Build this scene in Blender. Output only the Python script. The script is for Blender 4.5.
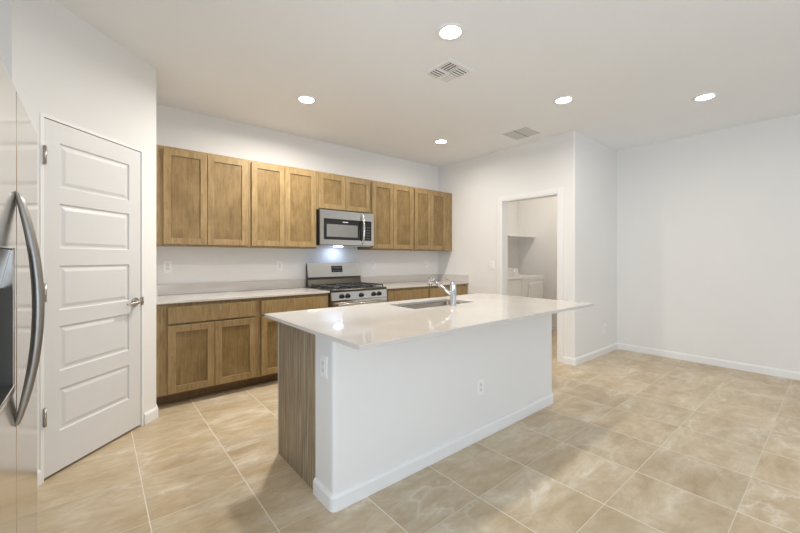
import bpy, bmesh, math
from mathutils import Vector, Matrix

for o in list(bpy.data.objects):
    bpy.data.objects.remove(o, do_unlink=True)
S = bpy.context.scene
COL = S.collection
R = math.radians

# ------------------------------------------------------------------ camera
cam_d = bpy.data.cameras.new('camera')
cam = bpy.data.objects.new('camera', cam_d)
COL.objects.link(cam)
cam.location = (0, 0, 1.2546)
cam.rotation_euler = (R(90), 0, R(50.40 - 90))
cam_d.sensor_fit = 'HORIZONTAL'
cam_d.sensor_width = 36
cam_d.lens = 366.68 / 800 * 36
cam_d.shift_y = -8.15 / 800
cam_d.clip_start = 0.02
S.camera = cam

# ------------------------------------------------------------------ light, exposure
S.view_settings.view_transform = 'Standard'
S.view_settings.look = 'None'
S.view_settings.exposure = 0.08
S.view_settings.gamma = 1.0
S.view_settings.use_curve_mapping = False
S.cycles.max_bounces = 12
S.cycles.diffuse_bounces = 8
S.cycles.glossy_bounces = 6
S.cycles.transparent_max_bounces = 12
S.cycles.caustics_reflective = False
S.cycles.caustics_refractive = False

W = bpy.data.worlds.new('daylight_sky')
S.world = W
W.use_nodes = True
bg = W.node_tree.nodes['Background']
bg.inputs['Color'].default_value = (0.75, 0.87, 1.0, 1)
bg.inputs['Strength'].default_value = 1.0

CAN_L = 25.0                # radiance of each recessed lamp lens
CAN_W = 11.0                # its beam, watts
CAN_C = (1.0, 0.94, 0.855)


def area(name, loc, rot, sx, sy, power, color):
    d = bpy.data.lights.new(name, 'AREA')
    d.shape = 'RECTANGLE'
    d.size, d.size_y = sx, sy
    d.energy = power
    d.color = color
    o = bpy.data.objects.new(name, d)
    o.location = loc
    o.rotation_euler = rot
    COL.objects.link(o)
    return o


# daylight just outside the two big openings behind the camera
area('daylight_rear', (1.5, -4.1, 0.9), (R(112), 0, 0), 4.2, 2.1, 80, (0.80, 0.89, 1.0))
area('daylight_side', (-1.5, -0.35, 0.9), (R(108), 0, R(-90)), 2.2, 2.1, 72, (0.74, 0.86, 1.0))

# ------------------------------------------------------------------ materials
def new_mat(name):
    m = bpy.data.materials.new(name)
    m.use_nodes = True
    nt = m.node_tree
    return m, nt, nt.nodes['Principled BSDF']


def ramp(nt, fac, stops):
    r = nt.nodes.new('ShaderNodeValToRGB')
    els = r.color_ramp.elements
    while len(els) < len(stops):
        els.new(0.5)
    for e, (p, c) in zip(els, stops):
        e.position = p
        e.color = (*c, 1)
    nt.links.new(fac, r.inputs[0])
    return r.outputs[0]


def objcoord(nt, scale=(1, 1, 1), jitter=True):
    tc = nt.nodes.new('ShaderNodeTexCoord')
    mp = nt.nodes.new('ShaderNodeMapping')
    mp.inputs['Scale'].default_value = scale
    nt.links.new(tc.outputs['Object'], mp.inputs['Vector'])
    if jitter:
        oi = nt.nodes.new('ShaderNodeObjectInfo')
        mul = nt.nodes.new('ShaderNodeMath')
        mul.operation = 'MULTIPLY'
        mul.inputs[1].default_value = 37.0
        nt.links.new(oi.outputs['Random'], mul.inputs[0])
        nt.links.new(mul.outputs[0], mp.inputs['Location'])
    return mp.outputs[0]


def noise(nt, vec, scale, detail=4, rough=0.55, dist=0.0):
    n = nt.nodes.new('ShaderNodeTexNoise')
    n.inputs['Scale'].default_value = scale
    n.inputs['Detail'].default_value = detail
    n.inputs['Roughness'].default_value = rough
    n.inputs['Distortion'].default_value = dist
    nt.links.new(vec, n.inputs['Vector'])
    return n.outputs['Fac']


def bump(nt, h, strength, dist, bsdf):
    b = nt.nodes.new('ShaderNodeBump')
    b.inputs['Strength'].default_value = strength
    b.inputs['Distance'].default_value = dist
    nt.links.new(h, b.inputs['Height'])
    nt.links.new(b.outputs[0], bsdf.inputs['Normal'])


def mix(nt, fac, a, b, mode='MIX'):
    m = nt.nodes.new('ShaderNodeMix')
    m.data_type = 'RGBA'
    m.blend_type = mode
    for s, v in ((m.inputs[0], fac), (m.inputs[6], a), (m.inputs[7], b)):
        if isinstance(v, (int, float)):
            s.default_value = v
        elif isinstance(v, tuple):
            s.default_value = (*v, 1)
        else:
            nt.links.new(v, s)
    return m.outputs[2]


def plain(name, col, rough=0.5, metal=0.0, var=0.04, vscale=8.0, spec=0.5, bmp=0.0):
    m, nt, b = new_mat(name)
    v = objcoord(nt)
    f = noise(nt, v, vscale)
    lo = tuple(max(0, c * (1 - var)) for c in col)
    hi = tuple(min(1, c * (1 + var)) for c in col)
    nt.links.new(ramp(nt, f, [(0.3, lo), (0.7, hi)]), b.inputs['Base Color'])
    b.inputs['Roughness'].default_value = rough
    b.inputs['Metallic'].default_value = metal
    b.inputs['Specular IOR Level'].default_value = spec
    if bmp:
        bump(nt, noise(nt, v, 140, 2), bmp, 0.002, b)
    return m


M = {}
M['wall'] = plain('wall_paint', (0.80, 0.795, 0.785), 0.85, var=0.01, vscale=1.5, spec=0.2, bmp=0.12)
M['ceiling'] = plain('ceiling_paint', (0.85, 0.865, 0.885), 0.9, var=0.01, vscale=1.5, spec=0.15, bmp=0.12)
M['trim'] = plain('trim_paint', (0.82, 0.82, 0.82), 0.45, var=0.01, spec=0.4)
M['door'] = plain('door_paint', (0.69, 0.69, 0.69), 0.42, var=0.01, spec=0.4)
M['plastic'] = plain('white_plastic', (0.88, 0.88, 0.88), 0.35, var=0.01)
M['slot'] = plain('socket_slot', (0.05, 0.05, 0.05), 0.6)
M['appliance'] = plain('white_enamel', (0.78, 0.78, 0.78), 0.3, var=0.01)
M['nickel'] = plain('satin_nickel', (0.52, 0.49, 0.45), 0.28, 1.0)
M['chrome'] = plain('chrome', (0.75, 0.76, 0.78), 0.08, 1.0, var=0.01)
M['black'] = plain('black_enamel', (0.016, 0.016, 0.017), 0.3)
M['iron'] = plain('cast_iron', (0.02, 0.02, 0.022), 0.25)
M['glass_black'] = plain('dark_glass', (0.015, 0.014, 0.013), 0.06)
M['glass_grey'] = plain('grey_oven_glass', (0.20, 0.20, 0.195), 0.12)
M['dark_grey'] = plain('dark_grey_plastic', (0.11, 0.11, 0.103), 0.4)
M['vent_white'] = plain('vent_enamel', (0.86, 0.86, 0.86), 0.5, var=0.01)
M['vent_grey'] = plain('vent_grey_enamel', (0.60, 0.60, 0.60), 0.5, var=0.01)
M['vent_dark'] = plain('vent_duct_shadow', (0.035, 0.035, 0.034), 0.8)  # shade inside the ceiling vents, painted as near-black sheets
M['pale_mark'] = plain('pale_marking', (0.6, 0.6, 0.58), 0.4)
M['alu'] = plain('window_frame_paint', (0.75, 0.75, 0.75), 0.4)


def steel_mat(name, col, rough, stretch):
    m, nt, b = new_mat(name)
    v = objcoord(nt, stretch)
    f = noise(nt, v, 60, 3)
    nt.links.new(ramp(nt, f, [(0.3, tuple(c * 0.94 for c in col)), (0.7, tuple(min(1, c * 1.05) for c in col))]), b.inputs['Base Color'])
    rr = nt.nodes.new('ShaderNodeMapRange')
    rr.inputs[3].default_value = rough * 0.85
    rr.inputs[4].default_value = rough * 1.2
    nt.links.new(f, rr.inputs[0])
    nt.links.new(rr.outputs[0], b.inputs['Roughness'])
    b.inputs['Metallic'].default_value = 1.0
    return m


M['steel'] = steel_mat('brushed_steel', (0.72, 0.70, 0.675), 0.14, (0.05, 0.05, 6))
M['fridge'] = steel_mat('fridge_steel', (0.66, 0.63, 0.59), 0.09, (0.05, 0.05, 6))
M['dark_steel'] = steel_mat('dark_steel', (0.12, 0.114, 0.092), 0.3, (0.05, 0.05, 6))  # lower backguard's dark reflections are put into this steel colour
_b = M['fridge'].node_tree.nodes['Principled BSDF']
_b.inputs['Roughness'].default_value = 0.13
for _l in list(_b.inputs['Roughness'].links):
    M['fridge'].node_tree.links.remove(_l)
_b.inputs['Anisotropic'].default_value = 0.0
_t = M['fridge'].node_tree.nodes.new('ShaderNodeTangent')
_t.direction_type = 'RADIAL'
_t.axis = 'Z'
M['fridge'].node_tree.links.new(_t.outputs[0], _b.inputs['Tangent'])
_b.inputs['Anisotropic Rotation'].default_value = 0.0
M['handle_steel'] = steel_mat('handle_steel', (0.36, 0.35, 0.33), 0.36, (6, 6, 0.1))
M['sink'] = steel_mat('sink_steel', (0.46, 0.405, 0.335), 0.25, (6, 0.1, 0.1))


def wood(name, dark, mid, light, grain=(9, 9, 0.8), rough=0.42, mottling=0.5, tight=0.0):
    m, nt, b = new_mat(name)
    v = objcoord(nt, grain)
    v2 = objcoord(nt, (1.6, 1.6, 1.0))
    g = noise(nt, v, 7, 5, 0.6, 0.6)
    c = noise(nt, v2, 4.5, 6, 0.68, 0.3)
    grain_c = ramp(nt, g, [(0.25 + tight, dark), (0.5, mid), (0.78 - tight, light)])
    cloud_c = ramp(nt, c, [(0.34, dark), (0.52, mid), (0.70, light)])
    nt.links.new(mix(nt, mottling, grain_c, cloud_c), b.inputs['Base Color'])
    b.inputs['Roughness'].default_value = rough
    b.inputs['Specular IOR Level'].default_value = 0.35
    bump(nt, g, 0.05, 0.002, b)
    return m


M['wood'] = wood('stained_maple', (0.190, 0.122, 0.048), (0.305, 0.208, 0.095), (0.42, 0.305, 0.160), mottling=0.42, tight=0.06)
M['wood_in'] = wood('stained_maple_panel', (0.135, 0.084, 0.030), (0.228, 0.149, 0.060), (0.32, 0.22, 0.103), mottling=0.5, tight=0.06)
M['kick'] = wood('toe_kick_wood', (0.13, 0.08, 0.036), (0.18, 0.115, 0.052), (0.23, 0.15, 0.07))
M['laminate'] = wood('grey_brown_laminate', (0.17, 0.125, 0.080), (0.31, 0.245, 0.165), (0.45, 0.375, 0.27), grain=(13, 13, 0.35), rough=0.5, mottling=0.08, tight=0.12)


def quartz():
    m, nt, b = new_mat('white_quartz')
    v = objcoord(nt, jitter=False)
    f = noise(nt, v, 2.4, 5, 0.6, 0.5)
    s = noise(nt, v, 160, 2)
    a = ramp(nt, f, [(0.3, (0.60, 0.565, 0.525)), (0.7, (0.64, 0.61, 0.575))])
    d = ramp(nt, s, [(0.30, (0.92, 0.92, 0.92)), (0.42, (1, 1, 1))])
    nt.links.new(mix(nt, 1.0, a, d, 'MULTIPLY'), b.inputs['Base Color'])
    b.inputs['Roughness'].default_value = 0.055
    b.inputs['Specular IOR Level'].default_value = 0.5
    return m


M['quartz'] = quartz()

TX0, TX, TY0, TY = 0.645, 0.4505, 0.335, 0.4425


def floor_tile():
    m, nt, b = new_mat('travertine_tile')
    L = nt.links
    tc = nt.nodes.new('ShaderNodeTexCoord')
    sep = nt.nodes.new('ShaderNodeSeparateXYZ')
    L.new(tc.outputs['Object'], sep.inputs[0])

    def math_(op, a, bv=None):
        n = nt.nodes.new('ShaderNodeMath')
        n.operation = op
        for i, vv in enumerate((a, bv)):
            if vv is None:
                continue
            if isinstance(vv, (int, float)):
                n.inputs[i].default_value = vv
            else:
                L.new(vv, n.inputs[i])
        return n.outputs[0]

    u = math_('DIVIDE', math_('SUBTRACT', sep.outputs[0], TX0), TX)
    w = math_('DIVIDE', math_('SUBTRACT', sep.outputs[1], TY0), TY)
    fu, fw = math_('FLOOR', u), math_('FLOOR', w)
    du = math_('MULTIPLY', math_('ABSOLUTE', math_('SUBTRACT', math_('FRACT', math_('ADD', u, 0.5)), 0.5)), TX)
    dw = math_('MULTIPLY', math_('ABSOLUTE', math_('SUBTRACT', math_('FRACT', math_('ADD', w, 0.5)), 0.5)), TY)
    dmin = math_('MINIMUM', du, dw)
    mr = nt.nodes.new('ShaderNodeMapRange')
    mr.interpolation_type = 'SMOOTHSTEP'
    mr.inputs[1].default_value = 0.0016
    mr.inputs[2].default_value = 0.0032
    L.new(dmin, mr.inputs[0])
    tile = mr.outputs[0]                       # 0 in the grout, 1 on the tile
    comb = nt.nodes.new('ShaderNodeCombineXYZ')
    L.new(fu, comb.inputs[0])
    L.new(fw, comb.inputs[1])
    wn = nt.nodes.new('ShaderNodeTexWhiteNoise')
    wn.noise_dimensions = '3D'
    L.new(comb.outputs[0], wn.inputs['Vector'])
    off = nt.nodes.new('ShaderNodeVectorMath')
    off.operation = 'MULTIPLY_ADD'
    L.new(wn.outputs['Color'], off.inputs[0])
    off.inputs[1].default_value = (23, 31, 17)
    L.new(tc.outputs['Object'], off.inputs[2])
    st = nt.nodes.new('ShaderNodeMapping')
    st.inputs['Scale'].default_value = (1.0, 2.1, 1)
    st.inputs['Rotation'].default_value = (0, 0, R(20))
    L.new(off.outputs[0], st.inputs['Vector'])
    vec = st.outputs[0]
    cl = noise(nt, vec, 2.6, 7, 0.66, 0.5)
    cl2 = noise(nt, vec, 9.0, 5, 0.65, 0.8)
    base = ramp(nt, cl, [(0.26, (0.44, 0.335, 0.205)), (0.44, (0.53, 0.425, 0.285)), (0.57, (0.595, 0.502, 0.365)), (0.72, (0.70, 0.625, 0.50))])
    fine = ramp(nt, cl2, [(0.3, (0.86, 0.85, 0.83)), (0.6, (1, 1, 1))])
    c = mix(nt, 1.0, base, fine, 'MULTIPLY')
    vn = noise(nt, vec, 1.6, 4, 0.55, 0.5)
    ridge = math_('ABSOLUTE', math_('SUBTRACT', vn, 0.5))
    vein = ramp(nt, ridge, [(0.0, (1, 1, 1)), (0.010, (0.45, 0.45, 0.45)), (0.045, (0, 0, 0))])
    patch = ramp(nt, noise(nt, vec, 1.3, 2), [(0.46, (0, 0, 0)), (0.62, (1, 1, 1))])
    vfac = mix(nt, 1.0, vein, patch, 'MULTIPLY')
    vg = nt.nodes.new('ShaderNodeRGBToBW')
    L.new(vfac, vg.inputs[0])
    c = mix(nt, math_('MULTIPLY', vg.outputs[0], 0.5), c, (0.82, 0.77, 0.69))
    tone = ramp(nt, wn.outputs['Value'], [(0.0, (0.97, 0.965, 0.955)), (1.0, (1.07, 1.065, 1.06))])
    c = mix(nt, 1.0, c, tone, 'MULTIPLY')
    xj = math_('LESS_THAN', du, 0.004)         # joints along Y painted paler, as grazing light would catch them
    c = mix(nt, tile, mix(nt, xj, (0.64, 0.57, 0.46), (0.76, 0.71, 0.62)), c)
    L.new(c, b.inputs['Base Color'])
    b.inputs['Roughness'].default_value = 0.36
    b.inputs['Specular IOR Level'].default_value = 0.4
    bump(nt, tile, 0.35, 0.002, b)
    return m


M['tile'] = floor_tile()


def lens_mat(name, col, strength):
    m, nt, b = new_mat(name)
    b.inputs['Base Color'].default_value = (0.8, 0.8, 0.8, 1)
    b.inputs['Emission Color'].default_value = (*col, 1)
    b.inputs['Emission Strength'].default_value = strength
    return m


M['lens'] = lens_mat('lamp_lens', CAN_C, CAN_L)
M['cook_lens'] = lens_mat('cooktop_lamp_lens', (0.55, 0.70, 1.0), 55.0)


def pane_mat():
    m = bpy.data.materials.new('window_glass')
    m.use_nodes = True
    nt = m.node_tree
    nt.nodes.clear()
    out = nt.nodes.new('ShaderNodeOutputMaterial')
    t = nt.nodes.new('ShaderNodeBsdfTransparent')
    g = nt.nodes.new('ShaderNodeBsdfGlossy')
    g.inputs['Roughness'].default_value = 0.02
    mx = nt.nodes.new('ShaderNodeMixShader')
    mx.inputs[0].default_value = 0.07
    nt.links.new(t.outputs[0], mx.inputs[1])
    nt.links.new(g.outputs[0], mx.inputs[2])
    nt.links.new(mx.outputs[0], out.inputs[0])
    return m


M['pane'] = pane_mat()


# ------------------------------------------------------------------ mesh helpers
class MB:
    """collects shapes into one mesh"""
    def __init__(self):
        self.bm = bmesh.new()
        self.smooth = False

    def box(self, x0, x1, y0, y1, z0, z1, bev=0.0, seg=2, only=None):
        bm = self.bm
        vs = [bm.verts.new(p) for p in ((x0, y0, z0), (x1, y0, z0), (x1, y1, z0), (x0, y1, z0), (x0, y0, z1), (x1, y0, z1), (x1, y1, z1), (x0, y1, z1))]
        fs = [bm.faces.new([vs[i] for i in q]) for q in ((3, 2, 1, 0), (4, 5, 6, 7), (0, 1, 5, 4), (1, 2, 6, 5), (2, 3, 7, 6), (3, 0, 4, 7))]
        if bev > 0:
            es = list({e for f in fs for e in f.edges})
            if only:
                es = [e for e in es if only(e.verts[0].co, e.verts[1].co)]
            bmesh.ops.bevel(bm, geom=es, offset=bev, segments=seg, profile=0.5, affect='EDGES')
        return self

    def prism(self, poly, z0, z1, axis='z'):
        """closed outline (ccw) swept between two levels of one axis"""
        bm = self.bm
        def P(a, b, c):
            return (a, b, c) if axis == 'z' else ((c, a, b) if axis == 'x' else (a, c, b))
        lo = [bm.verts.new(P(p[0], p[1], z0)) for p in poly]
        hi = [bm.verts.new(P(p[0], p[1], z1)) for p in poly]
        n = len(poly)
        new = [bm.faces.new(lo[::-1]), bm.faces.new(hi)]
        for i in range(n):
            new.append(bm.faces.new((lo[i], lo[(i + 1) % n], hi[(i + 1) % n], hi[i])))
        bmesh.ops.recalc_face_normals(bm, faces=new)
        return self

    def cyl(self, p0, p1, r0, r1=None, seg=24, caps=True):
        r1 = r0 if r1 is None else r1
        return self.tube([p0, p1], [r0, r1], seg, caps)

    def tube(self, pts, radii, seg=16, caps=True, flat=None):
        """swept round bar; flat=(su, sv) squashes the section"""
        bm = self.bm
        pts = [Vector(p) for p in pts]
        if isinstance(radii, (int, float)):
            radii = [radii] * len(pts)
        rings = []
        ref = None
        for i, p in enumerate(pts):
            t = (pts[min(i + 1, len(pts) - 1)] - pts[max(i - 1, 0)]).normalized()
            if ref is None:
                ref = Vector((0, 0, 1)) if abs(t.z) < 0.9 else Vector((0, 1, 0))
            u = (ref - t * ref.dot(t)).normalized()
            ref = u
            v = t.cross(u)
            su, sv = flat or (1, 1)
            rings.append([bm.verts.new(p + (u * math.cos(a) * su + v * math.sin(a) * sv) * radii[i])
                          for a in (2 * math.pi * k / seg for k in range(seg))])
        new = []
        for a, b in zip(rings, rings[1:]):
            for k in range(seg):
                new.append(bm.faces.new((a[k], a[(k + 1) % seg], b[(k + 1) % seg], b[k])))
        for f in new:
            f.smooth = True
        if caps:
            new.append(bm.faces.new(rings[0][::-1]))
            new.append(bm.faces.new(rings[-1]))
        bmesh.ops.recalc_face_normals(bm, faces=new)
        return self

    def lathe(self, c, prof, seg=40):
        """(radius, z) profile turned round the vertical through c"""
        bm = self.bm
        rings = []
        for r, z in prof:
            if r < 1e-6:
                rings.append([bm.verts.new((c[0], c[1], c[2] + z))])
            else:
                rings.append([bm.verts.new((c[0] + r * math.cos(2 * math.pi * k / seg), c[1] + r * math.sin(2 * math.pi * k / seg), c[2] + z)) for k in range(seg)])
        new = []
        for a, b in zip(rings, rings[1:]):
            for k in range(seg):
                k2 = (k + 1) % seg
                if len(a) == 1 and len(b) == 1:
                    continue
                if len(a) == 1:
                    new.append(bm.faces.new((a[0], b[k2], b[k])))
                elif len(b) == 1:
                    new.append(bm.faces.new((a[k], a[k2], b[0])))
                else:
                    new.append(bm.faces.new((a[k], a[k2], b[k2], b[k])))
        for f in new:
            f.smooth = True
        bmesh.ops.recalc_face_normals(bm, faces=new)
        return self

    def slab_hole(self, x, y, z0, z1, axis='z'):
        """slab with a rectangular hole: x, y = (outer0, hole0, hole1, outer1)"""
        bm = self.bm
        def P(a, b, c):
            return (a, b, c) if axis == 'z' else ((c, a, b) if axis == 'x' else (a, c, b))
        g = {(i, j, k): bm.verts.new(P(x[i], y[j], (z0, z1)[k])) for i in range(4) for j in range(4) for k in range(2)}
        new = []
        for i in range(3):
            for j in range(3):
                if (i, j) == (1, 1):
                    continue
                for k in range(2):
                    new.append(bm.faces.new([g[i, j, k], g[i + 1, j, k], g[i + 1, j + 1, k], g[i, j + 1, k]]))
        def side(a, b):
            new.append(bm.faces.new([g[(*a, 0)], g[(*b, 0)], g[(*b, 1)], g[(*a, 1)]]))
        for i in range(3):
            side((i, 0), (i + 1, 0)); side((i, 3), (i + 1, 3)); side((0, i), (0, i + 1)); side((3, i), (3, i + 1))
        side((1, 1), (2, 1)); side((1, 2), (2, 2)); side((1, 1), (1, 2)); side((2, 1), (2, 2))
        bmesh.ops.recalc_face_normals(bm, faces=new)
        return self


def tag(o, label=None, cat=None, group=None, kind=None):
    for k, v in (('label', label), ('category', cat), ('group', group), ('kind', kind)):
        if v:
            o[k] = v
    return o


def obj(name, mb, mat, parent=None, local=False, label=None, cat=None, group=None, kind=None, soft=0.0):
    """ONE mesh object; shapes are given in world space unless local"""
    me = bpy.data.meshes.new(name)
    bm = mb.bm
    o = bpy.data.objects.new(name, me)
    COL.objects.link(o)
    if parent is not None:
        if not local:
            off = Vector(parent.location)
            q = parent.parent
            while q is not None:
                off += Vector(q.location)
                q = q.parent
            bmesh.ops.translate(bm, verts=bm.verts, vec=-off)
        o.parent = parent
    elif not local:
        xs = [v.co for v in bm.verts]
        c = Vector(((min(p.x for p in xs) + max(p.x for p in xs)) / 2, (min(p.y for p in xs) + max(p.y for p in xs)) / 2, min(p.z for p in xs)))
        if kind != 'structure':
            bmesh.ops.translate(bm, verts=bm.verts, vec=-c)
            o.location = c
    bm.to_mesh(me)
    bm.free()
    me.materials.append(M[mat])
    if soft:
        md = o.modifiers.new('soft_edges', 'BEVEL')
        md.width = soft
        md.segments = 2
        md.limit_method = 'ANGLE'
        md.angle_limit = R(50)
    tag(o, label, cat, group, kind)
    return o


def thing(name, label, cat, loc=(0, 0, 0), rotz=0.0, group=None, kind=None):
    o = bpy.data.objects.new(name, None)
    o.empty_display_size = 0.1
    COL.objects.link(o)
    o.location = loc
    o.rotation_euler = (0, 0, rotz)
    return tag(o, label, cat, group, kind)


def dup(root, loc, label, rotz=None):
    def cp(o, par):
        c = o.copy()
        COL.objects.link(c)
        if par is not None:
            c.parent = par
        for ch in [k for k in bpy.data.objects if k.parent == o]:
            cp(ch, c)
        return c
    r = cp(root, None)
    r.location = loc
    if rotz is not None:
        r.rotation_euler = (0, 0, rotz)
    r['label'] = label
    return r


def arc(cx, cy, r, a0, a1, n=6):
    return [(cx + r * math.cos(R(a0 + (a1 - a0) * i / n)), cy + r * math.sin(R(a0 + (a1 - a0) * i / n))) for i in range(n + 1)]


# ------------------------------------------------------------------ the room
ZC = 2.745
YB = 4.224                 # back wall
XL = 4.31                  # wall with the laundry opening
YO = 2.005                 # short wall of the dining corner
XR = 5.577                 # right wall
XW = -1.0                  # wall behind the fridge
YR = -3.6                  # rear wall with the slider
PX, PY = 0.363, 3.45       # corner of the angled pantry wall
XE, YN = 6.2, 3.95         # laundry room far walls
T = 0.12


def struct(name, mb, mat, label, cat, parent=None):
    return obj(name, mb, mat, parent, label=label, cat=cat, kind='structure')


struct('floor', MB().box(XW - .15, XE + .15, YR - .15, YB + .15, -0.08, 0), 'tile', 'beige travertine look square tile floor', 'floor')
struct('ceiling', MB().box(XW - .15, XE + .15, YR - .15, YB + .15, ZC, ZC + 0.08), 'ceiling', 'flat white ceiling with recessed lights', 'ceiling')
struct('wall_back', MB().box(XW - .15, XL, YB, YB + T, 0, ZC), 'wall', 'white wall behind the upper cabinets and range', 'wall')

# wall with the laundry opening turns the rounded corner into the dining wall
OY0, OY1, OZ = 2.198, 3.013, 2.05
w = MB()
r = 0.02
w.prism([(XR + T, YO), (XR + T, YO + T), (XL + T, YO + T), (XL + T, OY0), (XL, OY0)] + arc(XL + r, YO + r, r, 180, 270)[0:], 0, ZC)
w.box(XL, XL + T, OY0, OY1, OZ, ZC)
w.box(XL, XL + T, OY1, YB + T, 0, ZC)
struct('wall_laundry', w, 'wall', 'white wall with the laundry doorway and rounded corner', 'wall')
struct('wall_right', MB().box(XR, XR + T, YR - T, YO, 0, ZC), 'wall', 'plain white wall at the right', 'wall')
struct('wall_laundry_north', MB().box(XL + T, XE + T, YN, YN + T, 0, ZC), 'wall', 'laundry wall carrying the shelf', 'wall')
struct('wall_laundry_east', MB().box(XE, XE + T, YO, YN, 0, ZC), 'wall', 'laundry wall seen through the doorway', 'wall')
struct('wall_laundry_south', MB().box(XR + T, XE, YO, YO + T, 0, ZC), 'wall', 'laundry side wall', 'wall')

# pantry: angled wall, return wall, and the wall beside the fridge
q2 = 1 / math.sqrt(2)


def pt(t, n=0.0):
    """point along the angled wall: t from the corner, n behind its face"""
    return (PX + t * q2 - n * q2, PY + t * q2 + n * q2)


DT0, DT1, DZ = -0.857, -0.130, 2.068
w = MB()
rr = 0.02
k = rr * math.tan(R(22.5))
cc = (PX - rr, PY + k)
w.prism([(PX, YB), (PX - T, YB), (PX - T, PY + 0.05 * 1), pt(DT1, T), pt(DT1)] + [(cc[0] + rr * math.cos(R(a)), cc[1] + rr * math.sin(R(a))) for a in (-45, -33, -22, -11, 0)], 0, ZC)
LX, LY = pt(-0.992)
w.prism([pt(DT0), pt(DT0, T), (LX - 0.05, LY + T), (XW, LY + T), (XW, LY), (LX, LY)], 0, ZC)
w.prism([pt(DT1), pt(DT1, T), pt(DT0, T), pt(DT0)], DZ, ZC)
struct('wall_pantry', w, 'wall', 'white angled wall around the panelled pantry door', 'wall')

# left wall and rear wall with the openings the daylight comes through
w = MB()
w.slab_hole((YR - T, -1.5, 0.8, YB + T), (0, 0.12, 2.25, ZC), XW - T, XW, 'x')
struct('wall_left', w, 'wall', 'white wall behind the refrigerator', 'wall')
w = MB()
w.slab_hole((XW, -0.6, 3.6, XR), (0, 0.03, 2.3, ZC), YR - T, YR, 'y')
struct('wall_rear', w, 'wall', 'white wall behind the camera with the glass slider', 'wall')
wn = thing('window_1', 'wide glass slider in the rear wall', 'window', (1.5, YR - 0.06, 0.03), kind='structure')
f = MB().slab_hole((-0.6, -0.54, 3.54, 3.6), (0.03, 0.09, 2.24, 2.3), YR - 0.09, YR - 0.03, 'y')
f.box(1.47, 1.53, YR - 0.09, YR - 0.03, 0.09, 2.24)
obj('window_frame', f, 'alu', wn)
obj('pane', MB().box(-0.54, 3.54, YR - 0.062, YR - 0.058, 0.09, 2.24), 'pane', wn)
wn = thing('window_2', 'wide window in the wall behind the camera', 'window', (XW - 0.06, -0.35, 0.12), kind='structure')
obj('window_frame', MB().slab_hole((-1.5, -1.45, 0.75, 0.8), (0.12, 0.17, 2.2, 2.25), XW - 0.09, XW - 0.03, 'x'), 'alu', wn)
obj('pane', MB().box(XW - 0.062, XW - 0.058, -1.45, 0.75, 0.17, 2.2), 'pane', wn)

# ------------------------------------------------------------------ baseboards and casing
BH, BT = 0.083, 0.014


def base_run(mb, pts, closed=False):
    """baseboard along a line of floor points, room on the left-hand side of the run"""
    prof = [(0, 0), (BT, 0), (BT, BH - 0.016), (BT * 0.55, BH - 0.003), (0, BH)]
    bm = mb.bm
    P = [Vector((p[0], p[1])) for p in pts]
    rings = []
    for i, p in enumerate(P):
        d0 = (P[i] - P[i - 1]).normalized() if i > 0 else (P[1] - P[0]).normalized()
        d1 = (P[i + 1] - P[i]).normalized() if i < len(P) - 1 else d0
        n0 = Vector((-d0.y, d0.x)); n1 = Vector((-d1.y, d1.x))
        m = (n0 + n1).normalized()
        m /= max(0.3, m.dot(n0))
        rings.append([bm.verts.new((p.x + m.x * a, p.y + m.y * a, z + 0.0005)) for a, z in prof])
    new = []
    for a, b in zip(rings, rings[1:]):
        for j in range(len(prof)):
            j2 = (j + 1) % len(prof)
            new.append(bm.faces.new((a[j], a[j2], b[j2], b[j])))
    new.append(bm.faces.new(rings[0][::-1]))
    new.append(bm.faces.new(rings[-1]))
    bmesh.ops.recalc_face_normals(bm, faces=new)
    return mb


struct('baseboard_right', base_run(base_run(MB(), [(XR, YR), (XR, YO), (XL + r, YO)] + arc(XL + r, YO + r, r, 270, 180)[1:] + [(XL, OY0 - 0.06)]), [(XL, OY1 + 0.06), (XL, 3.60)]), 'trim', 'white baseboard along the right and dining walls', 'baseboard')
struct('baseboard_pantry', base_run(MB(), [(PX, 3.72), (PX, PY + k)] + [(cc[0] + rr * math.cos(R(a)), cc[1] + rr * math.sin(R(a))) for a in (-11, -22, -33, -45)] + [pt(DT1 + 0.002)]), 'trim', 'white baseboard at the rounded pantry corner', 'baseboard')
struct('baseboard_fridge', base_run(MB(), [pt(DT0 - 0.002), (LX, LY), (XW, LY), (XW, YR), (-0.6, YR)]), 'trim', 'white baseboard behind the refrigerator', 'baseboard')
struct('baseboard_laundry', base_run(MB(), [(XE, YO + T), (XE, YN), (XL + T, YN)]), 'trim', 'white baseboard inside the laundry room', 'baseboard')

# laundry doorway casing and jamb
cw = 0.058
cz = MB()
cz.box(XL - 0.013, XL, OY0 - cw, OY0 + 0.004, 0, OZ + cw, 0.004)
cz.box(XL - 0.013, XL, OY1 - 0.004, OY1 + cw, 0, OZ + cw, 0.004)
cz.box(XL - 0.0125, XL, OY0 + 0.003, OY1 - 0.003, OZ - 0.004, OZ + cw, 0.004)
cz.box(XL - 0.006, XL + T + 0.006, OY0 - 0.001, OY0 + 0.016, 0, OZ)
cz.box(XL - 0.006, XL + T + 0.006, OY1 - 0.016, OY1 + 0.001, 0, OZ)
cz.box(XL - 0.006, XL + T + 0.006, OY0 + 0.015, OY1 - 0.015, OZ - 0.016, OZ + 0.001)
struct('trim_1', cz, 'trim', 'white casing around the laundry doorway', 'trim')

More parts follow.
